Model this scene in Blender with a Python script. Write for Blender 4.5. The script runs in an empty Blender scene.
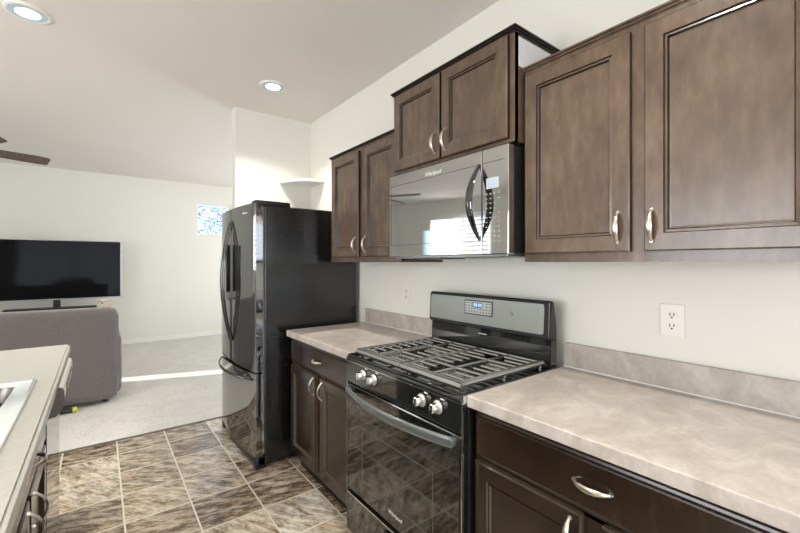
import bpy, bmesh, math, random
from mathutils import Vector, Matrix, noise
random.seed(7)
S = bpy.context.scene
C = S.collection
PI = math.pi

# ------------------------------------------------------------------ camera
cd = bpy.data.cameras.new('camera'); cam = bpy.data.objects.new('camera', cd); C.objects.link(cam)
cam.location = (-1.61, 0, 1.36); cam.rotation_euler = (PI/2, 0, -math.radians(37.5))
cd.sensor_width = 36; cd.lens = 392/800*36; cd.shift_y = -4/800; cd.clip_start = 0.02
S.camera = cam

# ------------------------------------------------------------------ world, sun, window and added fill light, exposure
S.view_settings.view_transform = 'Standard'; S.view_settings.look = 'None'
S.view_settings.gamma = 1; S.view_settings.use_curve_mapping = False
S.view_settings.exposure = 0.40
w = bpy.data.worlds.new('sky'); S.world = w; w.use_nodes = True
wn = w.node_tree.nodes; wl = w.node_tree.links
bg = wn['Background']
tc = wn.new('ShaderNodeTexCoord'); sp = wn.new('ShaderNodeSeparateXYZ'); cr = wn.new('ShaderNodeValToRGB')
wl.new(tc.outputs['Generated'], sp.inputs[0]); wl.new(sp.outputs['Z'], cr.inputs[0]); wl.new(cr.outputs[0], bg.inputs[0])
cr.color_ramp.elements[0].color = (0.50, 0.68, 1.0, 1); cr.color_ramp.elements[0].position = 0.0
cr.color_ramp.elements[1].color = (0.35, 0.58, 1.0, 1); cr.color_ramp.elements[1].position = 0.6
bg.inputs[1].default_value = 2.6

def light(name, typ, loc, power, color=(1, 1, 1), size=None, size_y=None, aim=None, **kw):
    l = bpy.data.lights.new(name, typ); o = bpy.data.objects.new(name, l); C.objects.link(o)
    o.location = loc; l.energy = power; l.color = color
    if typ == 'AREA' and size:
        l.size = size
        if size_y: l.shape = 'RECTANGLE'; l.size_y = size_y
        else: l.shape = 'DISK'
    if aim is not None: o.rotation_euler = Vector(aim).to_track_quat('-Z', 'Y').to_euler()
    for k, v in kw.items(): setattr(l, k, v)
    return o
# low sun coming through the narrow sidelight in the left wall
light('sun', 'SUN', (-8, 8, 5), 8, (1.0, 0.93, 0.82), aim=(0.91, -0.303, -0.36), angle=math.radians(0.5))
# daylight at the blinded window; the other three are unseen, added fill
light('added_patio_fill', 'AREA', (-2.3, -2.50, 1.25), 45, (1.0, 0.95, 0.86), 2.9, 2.1, aim=(-0.25, 1, 0.25))
light('window_daylight', 'AREA', (-5.195, 5.7, 1.75), 18, (1.0, 0.95, 0.87), 1.42, 1.05, aim=(1, -0.5, 0.10))
light('added_dining_fill', 'AREA', (-5.05, 1.2, 1.4), 66, (1.0, 0.95, 0.87), 2.2, 1.6, aim=(1, 0.3, 0.45))
light('added_side_fill', 'AREA', (2.29, 5.6, 1.45), 48, (1.0, 0.96, 0.88), 1.8, 1.5, aim=(-1, 0.25, 0.05))

# ------------------------------------------------------------------ material helpers
def mat(name):
    m = bpy.data.materials.new(name); m.use_nodes = True
    return m, m.node_tree.nodes, m.node_tree.links, m.node_tree.nodes['Principled BSDF']
def setp(b, col=None, rough=None, metal=None, ior=None, coat=None, **kw):
    if col is not None: b.inputs['Base Color'].default_value = (*col, 1)
    if rough is not None: b.inputs['Roughness'].default_value = rough
    if metal is not None: b.inputs['Metallic'].default_value = metal
    if ior is not None: b.inputs['IOR'].default_value = ior
    if coat is not None: b.inputs['Coat Weight'].default_value = coat; b.inputs['Coat Roughness'].default_value = kw.get('cr', 0.1)
def nnoise(n, l, vec, scale, detail=4, rough=0.6, dist=0.0):
    t = n.new('ShaderNodeTexNoise'); t.inputs['Scale'].default_value = scale
    t.inputs['Detail'].default_value = detail; t.inputs['Roughness'].default_value = rough; t.inputs['Distortion'].default_value = dist
    l.new(vec, t.inputs['Vector']); return t
def ramp(n, l, fac, stops):
    r = n.new('ShaderNodeValToRGB'); e = r.color_ramp.elements
    while len(e) < len(stops): e.new(0.5)
    for i, (p, c) in enumerate(stops): e[i].position = p; e[i].color = (*c, 1)
    l.new(fac, r.inputs[0]); return r
def mapping(n, l, scale=(1, 1, 1), rot=(0, 0, 0)):
    t = n.new('ShaderNodeTexCoord'); m = n.new('ShaderNodeMapping')
    m.inputs['Scale'].default_value = scale; m.inputs['Rotation'].default_value = rot
    l.new(t.outputs['Object'], m.inputs[0]); return m.outputs[0]
def bump(n, l, b, h, strength, dist=0.01):
    k = n.new('ShaderNodeBump'); k.inputs['Strength'].default_value = strength; k.inputs['Distance'].default_value = dist
    l.new(h, k.inputs['Height']); l.new(k.outputs[0], b.inputs['Normal'])
def simple(name, col, rough=0.5, metal=0, ior=None, bscale=None, bstr=0.1, var=0.0, vscale=20):
    m, n, l, b = mat(name); setp(b, col, rough, metal, ior)
    v = mapping(n, l)
    if var:
        t = nnoise(n, l, v, vscale)
        r = ramp(n, l, t.outputs['Fac'], [(0.3, tuple(c*(1-var) for c in col)), (0.7, tuple(min(1, c*(1+var)) for c in col))])
        l.new(r.outputs[0], b.inputs['Base Color'])
    if bscale:
        t = nnoise(n, l, v, bscale, 3); bump(n, l, b, t.outputs['Fac'], bstr)
    return m

def wood(name, dark, mid, light_, rough=0.3):
    m, n, l, b = mat(name)
    v = mapping(n, l, (5, 5, 1.8)); v2 = mapping(n, l, (1, 1, 1))
    t = nnoise(n, l, v, 5.3, 5, 0.6); t2 = nnoise(n, l, v2, 3.7, 3, 0.5)
    mx = n.new('ShaderNodeMath'); mx.operation = 'MULTIPLY_ADD'; mx.inputs[1].default_value = 0.55
    l.new(t.outputs['Fac'], mx.inputs[0])
    m2 = n.new('ShaderNodeMath'); m2.operation = 'MULTIPLY'; m2.inputs[1].default_value = 0.45
    l.new(t2.outputs['Fac'], m2.inputs[0]); l.new(m2.outputs[0], mx.inputs[2])
    r = ramp(n, l, mx.outputs[0], [(0.22, dark), (0.5, mid), (0.76, light_)])
    l.new(r.outputs[0], b.inputs['Base Color'])
    setp(b, rough=rough, coat=0.35, cr=0.22)
    bump(n, l, b, t.outputs['Fac'], 0.12, 0.002)
    return m

M = {}
M['wall'] = simple('wall_paint', (0.80, 0.785, 0.715), 0.7, bscale=160, bstr=0.06)
M['ceiling'] = simple('ceiling_paint', (0.80, 0.765, 0.71), 0.85, bscale=90, bstr=0.15)
M['trim'] = simple('white_trim', (0.86, 0.85, 0.80), 0.4)
M['white_plastic'] = simple('white_plastic', (0.84, 0.82, 0.76), 0.35)
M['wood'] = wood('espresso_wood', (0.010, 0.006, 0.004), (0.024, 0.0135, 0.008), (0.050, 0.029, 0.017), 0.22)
M['wood_up'] = wood('espresso_wood_upper_haze', (0.040, 0.022, 0.013), (0.110, 0.072, 0.047), (0.185, 0.130, 0.092), 0.27)  # lighter copy of the same wood, reflected haze painted into the colour
M['wood_edge'] = simple('cabinet_edge_highlight', (0.10, 0.068, 0.045), 0.25)  # lighter tone paints a highlight onto base door and drawer edges
M['wood_dark'] = simple('dark_cabinet_edge', (0.016, 0.010, 0.008), 0.3)  # on door sides this dark tone is shade painted into the colour
M['nickel'] = simple('satin_nickel', (0.72, 0.66, 0.58), 0.28, 1.0)
M['gloss'] = simple('gloss_black_enamel', (0.010, 0.012, 0.012), 0.05, 0, 2.0)
M['mirror_black'] = simple('mirror_black_glass', (0.016, 0.017, 0.015), 0.03, 0, 5.5)
M['fridge_door'] = simple('gloss_black_door', (0.012, 0.013, 0.012), 0.04, 0, 3.3)
M['black'] = simple('black_plastic', (0.012, 0.012, 0.012), 0.35)
M['steel'] = simple('brushed_steel', (0.36, 0.38, 0.35), 0.40, 1.0)
M['chrome'] = simple('chrome', (0.80, 0.80, 0.78), 0.12, 1.0)
M['iron'] = simple('cast_iron', (0.42, 0.43, 0.42), 0.24, 0.85, bscale=200, bstr=0.1)
M['pearl'] = simple('pearl_knob_metal', (0.80, 0.80, 0.77), 0.3, 0.8)
M['logo'] = simple('pale_logo', (0.85, 0.85, 0.82), 0.4)
M['ink'] = simple('dark_ink', (0.03, 0.03, 0.04), 0.5)
M['slot'] = simple('socket_slot', (0.02, 0.018, 0.015), 0.6)
M['enamel_sink'] = simple('sink_rim', (0.80, 0.85, 0.86), 0.15, 0.35)
M['sink_bowl'] = simple('steel_sink_bowl', (0.16, 0.15, 0.135), 0.30, 0.8)
M['fan'] = simple('walnut_fan_blade', (0.13, 0.095, 0.08), 0.4, var=0.3, vscale=30)
M['fan_metal'] = simple('bronze_fan_metal', (0.20, 0.19, 0.18), 0.35, 0.8)
M['side'] = simple('pale_side_surface', (0.70, 0.71, 0.72), 0.35)  # pale tone for the short cabinet's side above its neighbour
M['screen'] = simple('tv_screen', (0.008, 0.008, 0.009), 0.06, 0, 1.28)
M['screen'].node_tree.nodes['Principled BSDF'].inputs['Specular IOR Level'].default_value = 0.15
M['yellow'] = simple('yellow_rubber', (0.55, 0.62, 0.03), 0.5)

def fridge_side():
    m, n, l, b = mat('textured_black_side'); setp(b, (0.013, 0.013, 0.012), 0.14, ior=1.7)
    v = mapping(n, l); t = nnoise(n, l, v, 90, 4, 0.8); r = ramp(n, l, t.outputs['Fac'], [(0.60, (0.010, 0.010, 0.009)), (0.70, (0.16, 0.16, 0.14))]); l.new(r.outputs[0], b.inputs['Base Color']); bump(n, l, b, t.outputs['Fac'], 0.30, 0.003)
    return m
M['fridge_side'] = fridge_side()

def counter():
    m, n, l, b = mat('greige_laminate')
    v = mapping(n, l, (1, 1.3, 1), (0, 0, 0.5))
    t = nnoise(n, l, v, 7, 9, 0.62, 0.9); t2 = nnoise(n, l, v, 60, 4, 0.7)
    a = n.new('ShaderNodeMath'); a.operation = 'MULTIPLY_ADD'; a.inputs[1].default_value = 0.25
    l.new(t2.outputs['Fac'], a.inputs[0]); 
    s = n.new('ShaderNodeMath'); s.operation = 'MULTIPLY'; s.inputs[1].default_value = 0.75
    l.new(t.outputs['Fac'], s.inputs[0]); l.new(s.outputs[0], a.inputs[2])
    r = ramp(n, l, a.outputs[0], [(0.36, (0.38, 0.335, 0.295)), (0.5, (0.47, 0.42, 0.375)), (0.62, (0.57, 0.52, 0.47))])
    l.new(r.outputs[0], b.inputs['Base Color']); setp(b, rough=0.28)
    bump(n, l, b, t2.outputs['Fac'], 0.08, 0.002)
    return m
M['counter'] = counter()
def counter2():
    m, n, l, b = mat('cream_laminate')
    v = mapping(n, l); t = nnoise(n, l, v, 50, 5, 0.7)
    r = ramp(n, l, t.outputs['Fac'], [(0.35, (0.38, 0.375, 0.34)), (0.65, (0.43, 0.425, 0.39))])
    l.new(r.outputs[0], b.inputs['Base Color']); setp(b, rough=0.3)
    return m
M['counter_cream'] = counter2()

def carpet():
    m, n, l, b = mat('beige_carpet')
    v = mapping(n, l); t = nnoise(n, l, v, 120, 3, 0.8); t2 = nnoise(n, l, v, 5, 4, 0.6)
    r = ramp(n, l, t.outputs['Fac'], [(0.30, (0.42, 0.40, 0.37)), (0.5, (0.72, 0.70, 0.65)), (0.7, (0.88, 0.86, 0.81))])
    r2 = ramp(n, l, t2.outputs['Fac'], [(0.3, (0.88, 0.88, 0.88)), (0.7, (1, 1, 1))])
    mx = n.new('ShaderNodeMix'); mx.data_type = 'RGBA'; mx.blend_type = 'MULTIPLY'; mx.inputs[0].default_value = 1
    l.new(r.outputs[0], mx.inputs[6]); l.new(r2.outputs[0], mx.inputs[7]); l.new(mx.outputs[2], b.inputs['Base Color'])
    setp(b, rough=1.0); bump(n, l, b, t.outputs['Fac'], 0.6, 0.01)
    return m
M['carpet'] = carpet()

def tile():
    m, n, l, b = mat('slate_tile')
    tc = n.new('ShaderNodeTexCoord'); sx = n.new('ShaderNodeSeparateXYZ'); l.new(tc.outputs['Object'], sx.inputs[0])
    def mth(op, a, bb=None, c=None):
        k = n.new('ShaderNodeMath'); k.operation = op
        for i, x in enumerate((a, bb, c)):
            if x is None: continue
            if isinstance(x, (int, float)): k.inputs[i].default_value = x
            else: l.new(x, k.inputs[i])
        return k.outputs[0]
    T = 0.310
    ux = mth('DIVIDE', mth('ADD', sx.outputs[0], 1.505), T); uy = mth('DIVIDE', mth('SUBTRACT', sx.outputs[1], 2.49), T)
    fx = mth('FRACT', ux); fy = mth('FRACT', uy); ix = mth('FLOOR', ux); iy = mth('FLOOR', uy)
    ex = mth('MINIMUM', fx, mth('SUBTRACT', 1, fx)); ey = mth('MINIMUM', fy, mth('SUBTRACT', 1, fy))
    e = mth('MINIMUM', ex, ey)
    gr = mth('LESS_THAN', e, 0.014)
    cid = n.new('ShaderNodeCombineXYZ'); l.new(ix, cid.inputs[0]); l.new(iy, cid.inputs[1])
    wnz = n.new('ShaderNodeTexWhiteNoise'); l.new(cid.outputs[0], wnz.inputs[0])
    sc = n.new('ShaderNodeVectorMath'); sc.operation = 'SCALE'; sc.inputs['Scale'].default_value = 9
    l.new(wnz.outputs['Color'], sc.inputs[0])
    vr = n.new('ShaderNodeVectorRotate'); vr.rotation_type = 'Z_AXIS'
    ad = n.new('ShaderNodeVectorMath'); ad.operation = 'ADD'; l.new(tc.outputs['Object'], ad.inputs[0]); l.new(sc.outputs[0], ad.inputs[1])
    l.new(ad.outputs[0], vr.inputs[0]); l.new(mth('MULTIPLY_ADD', wnz.outputs['Value'], 1.1, 0.1), vr.inputs['Angle'])
    mp = n.new('ShaderNodeMapping'); mp.inputs['Scale'].default_value = (1.3, 4.0, 1); l.new(vr.outputs[0], mp.inputs[0])
    t = nnoise(n, l, mp.outputs[0], 6.5, 14, 0.82, 0.25)
    t3 = nnoise(n, l, mp.outputs[0], 2.0, 4, 0.5, 0.5)
    base = mth('ADD', mth('MULTIPLY', t.outputs['Fac'], 0.9), mth('MULTIPLY', mth('SUBTRACT', wnz.outputs['Value'], 0.5), 0.10))
    r = ramp(n, l, base, [(0.35, (0.07, 0.052, 0.038)), (0.405, (0.19, 0.15, 0.115)), (0.44, (0.35, 0.30, 0.25)), (0.49, (0.48, 0.44, 0.385)), (0.56, (0.74, 0.71, 0.65))])
    r2 = ramp(n, l, t3.outputs['Fac'], [(0.38, (1.0, 0.88, 0.70)), (0.52, (0.98, 0.98, 0.97))])
    mx = n.new('ShaderNodeMix'); mx.data_type = 'RGBA'; mx.blend_type = 'MULTIPLY'; mx.inputs[0].default_value = 1
    l.new(r.outputs[0], mx.inputs[6])
    sc3 = n.new('ShaderNodeSeparateColor'); l.new(wnz.outputs['Color'], sc3.inputs[0])
    tm = n.new('ShaderNodeMix'); tm.data_type = 'RGBA'; l.new(sc3.outputs[1], tm.inputs[0]); tm.inputs[6].default_value = (1.0, 0.91, 0.77, 1); l.new(r2.outputs[0], tm.inputs[7])
    l.new(tm.outputs[2], mx.inputs[7])
    g = n.new('ShaderNodeMix'); g.data_type = 'RGBA'; l.new(gr, g.inputs[0]); l.new(mx.outputs[2], g.inputs[6]); g.inputs[7].default_value = (0.68, 0.64, 0.54, 1)
    l.new(g.outputs[2], b.inputs['Base Color'])
    setp(b, rough=0.24, ior=1.55)
    l.new(mth('MULTIPLY_ADD', t.outputs['Fac'], 0.18, 0.15), b.inputs['Roughness'])
    h = mth('MULTIPLY', mth('MINIMUM', e, 0.03), 20)
    bump(n, l, b, mth('ADD', h, mth('MULTIPLY', t.outputs['Fac'], 0.9)), 0.30, 0.003)
    return m
M['tile'] = tile()

def fabric(name, c1, c2, sc=90):
    m, n, l, b = mat(name)
    v = mapping(n, l); t = nnoise(n, l, v, sc, 4, 0.8); t2 = nnoise(n, l, v, 4, 4, 0.6)
    r = ramp(n, l, t.outputs['Fac'], [(0.35, c1), (0.65, c2)])
    l.new(r.outputs[0], b.inputs['Base Color']); setp(b, rough=0.9); b.inputs['Sheen Weight'].default_value = 0.3
    bump(n, l, b, t2.outputs['Fac'], 0.5, 0.03)
    return m
M['sofa'] = fabric('grey_brown_upholstery', (0.120, 0.105, 0.100), (0.185, 0.165, 0.158))
M['throw'] = fabric('pale_throw', (0.42, 0.37, 0.35), (0.56, 0.51, 0.49))
M['blind'] = simple('white_blind', (0.85, 0.85, 0.83), 0.5)
M['bark'] = simple('bark', (0.10, 0.08, 0.07), 0.8)
M['leaf'] = simple('grey_green_leaf', (0.16, 0.20, 0.22), 0.7)

def emis(name, col, st):
    m, n, l, b = mat(name); setp(b, (0.8, 0.8, 0.8), 0.4)
    b.inputs['Emission Color'].default_value = (*col, 1); b.inputs['Emission Strength'].default_value = st
    return m
M['lamp'] = emis('lamp_glow', (0.92, 0.97, 1.0), 9.0)
M['lamp_ring'] = simple('reflector_ring', (0.62, 0.78, 0.88), 0.25)
M['digits'] = emis('blue_digits', (0.25, 0.45, 1.0), 1.6)
M['panel_lit'] = simple('pale_control_panel', (0.48, 0.50, 0.47), 0.2)
def glass():
    m, n, l, b = mat('window_glass'); setp(b, (1, 1, 1), 0.0, ior=1.45); b.inputs['Transmission Weight'].default_value = 1.0
    return m
M['glass'] = glass()
def floral():
    m, n, l, b = mat('floral_print'); v = mapping(n, l); vo = n.new('ShaderNodeTexVoronoi'); vo.inputs['Scale'].default_value = 28
    l.new(v, vo.inputs[0])
    r = ramp(n, l, vo.outputs['Distance'], [(0.25, (0.45, 0.12, 0.12)), (0.4, (0.72, 0.66, 0.52))]); l.new(r.outputs[0], b.inputs['Base Color'])
    return m
M['floral'] = floral()

# ------------------------------------------------------------------ geometry helpers (world coordinates; obj() makes them local to the thing)
def box(bm, x0, x1, y0, y1, z0, z1, bev=0.0, seg=2):
    r = bmesh.ops.create_cube(bm, size=1)
    for v in r['verts']:
        v.co = Vector(((x0+x1)/2+v.co.x*abs(x1-x0), (y0+y1)/2+v.co.y*abs(y1-y0), (z0+z1)/2+v.co.z*abs(z1-z0)))
    if bev:
        es = list({e for v in r['verts'] for e in v.link_edges})
        bmesh.ops.bevel(bm, geom=es, offset=bev, segments=seg, affect='EDGES', profile=0.5)
def B(*a, **k):
    bm = bmesh.new(); box(bm, *a, **k); return bm
def sweep(bm, pts, radii, n=10, up=(0, 0, 1), cap=True):
    """pts: path; radii: (a along side, b along up') per point"""
    pts = [Vector(p) for p in pts]; rings = []
    for i, p in enumerate(pts):
        t = (pts[min(i+1, len(pts)-1)]-pts[max(i-1, 0)]).normalized()
        u = Vector(up); s = t.cross(u)
        if s.length < 1e-4: s = t.cross(Vector((1, 0, 0)))
        s.normalize(); u = s.cross(t).normalized()
        a, b = radii[i] if isinstance(radii, list) else radii
        rings.append([bm.verts.new(p+s*a*math.cos(2*PI*k/n)+u*b*math.sin(2*PI*k/n)) for k in range(n)])
    for r0, r1 in zip(rings, rings[1:]):
        for k in range(n): bm.faces.new((r0[k], r0[(k+1) % n], r1[(k+1) % n], r1[k]))
    if cap: bm.faces.new(rings[0][::-1]); bm.faces.new(rings[-1])
def cyl(bm, p0, p1, r0, r1=None, n=24):
    r1 = r0 if r1 is None else r1
    sweep(bm, [p0, p1], [(r0, r0), (r1, r1)], n)
def lathe(bm, c, prof, n=32, axis='z'):
    """prof: list of (radius, height)"""
    rings = []
    for r, h in prof:
        ring = []
        for k in range(n):
            a = 2*PI*k/n; x, y = r*math.cos(a), r*math.sin(a)
            p = {'z': (x, y, h), 'x': (h, x, y), 'y': (x, h, y)}[axis]
            ring.append(bm.verts.new(Vector(c)+Vector(p)))
        rings.append(ring)
    for r0, r1 in zip(rings, rings[1:]):
        for k in range(n): bm.faces.new((r0[k], r0[(k+1) % n], r1[(k+1) % n], r1[k]))
    bm.faces.new(rings[0][::-1]); bm.faces.new(rings[-1])
def prism(bm, poly, ext, bev=0):
    """poly: list of 3d points, ext: extrusion vector"""
    vs = [bm.verts.new(p) for p in poly]; f = bm.faces.new(vs)
    r = bmesh.ops.extrude_face_region(bm, geom=[f]); nv = [g for g in r['geom'] if isinstance(g, bmesh.types.BMVert)]
    bmesh.ops.translate(bm, verts=nv, vec=Vector(ext))
    if bev:
        es = list({e for v in vs+nv for e in v.link_edges}); bmesh.ops.bevel(bm, geom=es, offset=bev, segments=2, affect='EDGES')
def panel_front(bm, y0, y1, z0, z1, xf, sgn=-1, prof=None, thick=0.019):
    """concentric ring profile (inset, depth below the face); the front faces sgn*x"""
    prof = prof or [(0, thick), (0, 0.004), (0.004, 0), (0.051, 0), (0.0535, 0.005), (0.060, 0.004), (0.0635, 0.011), (0.069, 0.0115)]
    rings = []
    for ins, dep in prof:
        x = xf-sgn*dep
        rings.append([bm.verts.new(p) for p in ((x, y0+ins, z0+ins), (x, y1-ins, z0+ins), (x, y1-ins, z1-ins), (x, y0+ins, z1-ins))])
    for i, (r0, r1) in enumerate(zip(rings, rings[1:])):
        for k in range(4):
            f = bm.faces.new((r0[k], r0[(k+1) % 4], r1[(k+1) % 4], r1[k]))
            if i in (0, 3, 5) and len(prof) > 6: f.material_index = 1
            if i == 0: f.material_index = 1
    bm.faces.new(rings[0]); bm.faces.new(rings[-1])
SLAB = [(0, 0.019), (0, 0.009), (0.006, 0.007), (0.010, 0.001), (0.014, 0.0)]

def obj(name, bm, m, parent=None, smooth=False, loc=None):
    bmesh.ops.recalc_face_normals(bm, faces=bm.faces[:])
    off = Vector(parent.matrix_world.translation) if parent is not None else Vector(loc or (0, 0, 0))
    if parent is not None:
        off = Vector((0, 0, 0)); p = parent
        while p is not None: off += Vector(p.location); p = p.parent
    bmesh.ops.translate(bm, verts=bm.verts[:], vec=-off)
    me = bpy.data.meshes.new(name); bm.to_mesh(me); bm.free()
    if smooth:
        for p in me.polygons: p.use_smooth = True
        me.set_sharp_from_angle(angle=math.radians(38))
    o = bpy.data.objects.new(name, me); C.objects.link(o)
    for mm in (m if isinstance(m, (list, tuple)) else [m]): me.materials.append(mm)
    if parent is not None: o.parent = parent
    else: o.location = off
    return o
def thing(name, label, cat, loc, group=None):
    o = bpy.data.objects.new(name, None); C.objects.link(o); o.empty_display_size = 0.05
    o.location = loc; o['label'] = label; o['category'] = cat
    if group: o['group'] = group
    return o
def tag(o, label, cat, group=None):
    o['label'] = label; o['category'] = cat
    if group: o['group'] = group
    return o
def struct(name, bm, m, loc=None, **k):
    o = obj(name, bm, m, None, loc=loc, **k); o['kind'] = 'structure'; return o
def text_part(name, txt, size, origin, xdir, up, m, parent, depth=0.0006, shear=0.0, squeeze=1.0):
    cu = bpy.data.curves.new(name, 'FONT'); cu.body = txt; cu.size = size; cu.extrude = depth; cu.shear = shear
    t = bpy.data.objects.new('tmp', cu); C.objects.link(t); bpy.context.view_layer.update()
    me = bpy.data.meshes.new_from_object(t.evaluated_get(bpy.context.evaluated_depsgraph_get()))
    bpy.data.objects.remove(t)
    X = Vector(xdir).normalized()*squeeze; U = Vector(up).normalized(); Z = X.cross(U).normalized()
    o3 = Vector(origin)
    bm = bmesh.new(); bm.from_mesh(me); bpy.data.meshes.remove(me)
    for v in bm.verts: v.co = o3+X*v.co.x+U*v.co.y+Z*v.co.z
    return obj(name, bm, m, parent)

# ------------------------------------------------------------------ room shell
CZ = 2.69; WX = -5.2; FY = 7.95; RY = -2.6
struct('floor', B(WX, 0, RY, 3.69, -0.06, 0), M['tile'])
struct('floor_carpet', B(WX, 2.3, 3.69, FY+.1, -0.06, 0.004), M['carpet'])
struct('trim_1', B(WX, -0.0, 3.68, 3.70, 0, 0.007), simple('metal_edge', (0.25, 0.22, 0.19), 0.4, 0.5))
struct('wall_right', B(0, 0.12, RY, 3.61, 0, CZ), M['wall'])
struct('wall_stub', B(-0.69, 0, 3.506, 3.61, 0, CZ), M['wall'])
struct('wall_nook', B(0.12, 2.4, 3.49, 3.61, 0, CZ), M['wall'])

def wall_with_holes(name, plane, a0, a1, z0, z1, t0, t1, holes):
    """plane 'x': wall in yz at x t0..t1; 'y': wall in xz at y t0..t1; holes (a0,a1,z0,z1) sorted along a"""
    bm = bmesh.new()
    def bb(p0, p1, q0, q1):
        if p1-p0 < 1e-4 or q1-q0 < 1e-4: return
        if plane == 'x': box(bm, t0, t1, p0, p1, q0, q1)
        else: box(bm, p0, p1, t0, t1, q0, q1)
    cur = a0
    for h in sorted(holes):
        bb(cur, h[0], z0, z1); bb(h[0], h[1], z0, h[2]); bb(h[0], h[1], h[3], z1); cur = h[1]
    bb(cur, a1, z0, z1)
    return struct(name, bm, M['wall'])
wall_with_holes('wall_far', 'y', WX, 2.4, 0, 2.95, FY, FY+.12, [(-0.20, 0.385, 1.865, 2.445)])
wall_with_holes('wall_left', 'x', RY, FY, 0, 2.95, WX-.12, WX, [(0.1, 2.3, 0.6, 2.2), (4.95, 6.45, 1.15, 2.35), (6.70, 6.97, 0.12, 2.12)])
wall_with_holes('wall_living_right', 'x', 3.61, FY, 0, 2.9, 2.3, 2.4, [(4.7, 6.5, .7, 2.2)])  # unseen opening, added to go with the side fill light
wall_with_holes('wall_rear', 'y', WX, 0.12, 0, CZ, RY-.12, RY, [(-3.8, -0.8, 0.05, 2.15)])
struct('ceiling', B(WX, 0.12, RY, 5.6, CZ, CZ+.1), M['ceiling'])
struct('ceiling_living', (lambda bm: (prism(bm, [(WX-.1, 5.6, CZ), (WX-.1, FY+.1, CZ+.115), (WX-.1, FY+.1, CZ+.26), (WX-.1, 5.6, CZ+.1)], (7.7, 0, 0)), bm)[1])(bmesh.new()), M['ceiling'])
struct('ceiling_nook', B(0.12, 2.4, 3.49, 5.6, CZ, CZ+.1), M['ceiling'])
def baseboard(name, x0, x1, y0, y1): struct(name, B(x0, x1, y0, y1, 0.0, 0.085, bev=0.004), M['trim'])
baseboard('baseboard_far', WX, 2.3, FY-.014, FY)
baseboard('baseboard_left', WX, WX+.014, RY, 6.68)
baseboard('baseboard_stub', -0.69, -0.02, 3.61, 3.624)
baseboard('baseboard_rear', -0.8, 0, RY, RY+.014)

# windows
def window_y(name, x0, x1, z0, z1, y, bars=()):
    bm = bmesh.new(); f = 0.035
    box(bm, x0, x0+f, y+.02, y+.09, z0, z1); box(bm, x1-f, x1, y+.02, y+.09, z0, z1)
    box(bm, x0+f, x1-f, y+.02, y+.09, z0, z0+f); box(bm, x0+f, x1-f, y+.02, y+.09, z1-f, z1)
    for b in bars: box(bm, b-.03, b+.03, y+.03, y+.08, z0+f, z1-f)
    o = struct(name, bm, M['trim'])
    g = obj('window_pane', B(x0+f, x1-f, y+.05, y+.054, z0+f, z1-f), M['glass'], o)
    return o
def window_x(name, y0, y1, z0, z1, x, bars=()):
    bm = bmesh.new(); f = 0.02 if y1-y0 < .4 else 0.04
    box(bm, x-.09, x-.02, y0, y0+f, z0, z1); box(bm, x-.09, x-.02, y1-f, y1, z0, z1)
    box(bm, x-.09, x-.02, y0+f, y1-f, z0, z0+f); box(bm, x-.09, x-.02, y0+f, y1-f, z1-f, z1)
    for b in bars: box(bm, x-.08, x-.03, b-.025, b+.025, z0+f, z1-f)
    return struct(name, bm, M['trim'])
window_y('window_1', -0.20, 0.385, 1.865, 2.445, FY)
wo = window_x('window_2', 4.95, 6.45, 1.15, 2.35, WX, (5.7,)); obj('window_pane', B(WX-.054, WX-.05, 4.99, 6.41, 1.19, 2.31), M['glass'], wo)
window_x('unseen_window_3', 0.1, 2.3, 0.6, 2.2, WX, (1.2,))  # unseen dining window, added to go with its fill light
window_x('window_4', 6.70, 6.97, 0.12, 2.12, WX)
window_y('unseen_door_1', -3.8, -0.8, 0.05, 2.15, RY-.12, (-2.3,))  # unseen patio door, added to go with the rear fill light
# blinds on the left living room window
def blind(label, y0, y1, z0, z1):
    t = thing('window_blind', label, 'blind', (WX+.03, (y0+y1)/2, z0))
    obj('head_rail', B(WX+.005, WX+.05, y0, y1, z1, z1+.04, bev=.004), M['blind'], t)
    bm = bmesh.new(); z = z0+.03; n = 0
    while z < z1:
        box(bm, WX+.012, WX+.066, y0+.01, y1-.01, z, z+.003)
        z += .085
    for v in bm.verts: v.co.z += (v.co.x-WX-.04)*0.9
    obj('slats', bm, M['blind'], t)
blind('white slatted blind over the living room side window', 4.95, 6.45, 1.15, 2.35)

# tree outside the small window
def tree():
    t = thing('garden_tree', 'leafy tree outside, seen through the small square window', 'tree', (0.6, 11.5, 0))
    bm = bmesh.new()
    sweep(bm, [(1.5, 11.5, -0.5), (1.52, 11.5, 1.2), (1.45, 11.5, 2.2), (1.5, 11.5, 3.6)], [(.09, .09), (.07, .07), (.05, .05), (.02, .02)], 8, up=(0, 1, 0))
    rnd = random.Random(3)
    for i in range(16):
        z = 1.4+i*.13; a = rnd.uniform(-1, 1); d = 1 if i % 2 else -1
        sweep(bm, [(1.48, 11.5, z), (1.48+d*.5, 11.5+a*.3, z+.25), (1.48+d*1.1, 11.5+a*.5, z+.35+rnd.uniform(-.2, .4))], [(.018, .018), (.010, .010), (.004, .004)], 6, up=(0, 1, 0))
    obj('trunk', bm, M['bark'], t)
    bm = bmesh.new()
    for i in range(2600):
        c = Vector((0.85+rnd.gauss(0, .5), 11.5+rnd.gauss(0, .4), 2.55+rnd.gauss(0, .42))); s = rnd.uniform(.018, .034)
        q = Matrix.Rotation(rnd.uniform(0, 6), 3, 'X') @ Matrix.Rotation(rnd.uniform(0, 6), 3, 'Z')
        vs = [bm.verts.new(c+q @ Vector(p)) for p in ((-s, 0, 0), (0, s*.5, .005), (s, 0, 0), (0, -s*.5, -.005))]
        bm.faces.new(vs)
    o = obj('foliage', bm, M['leaf'], t)
tree()

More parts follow.
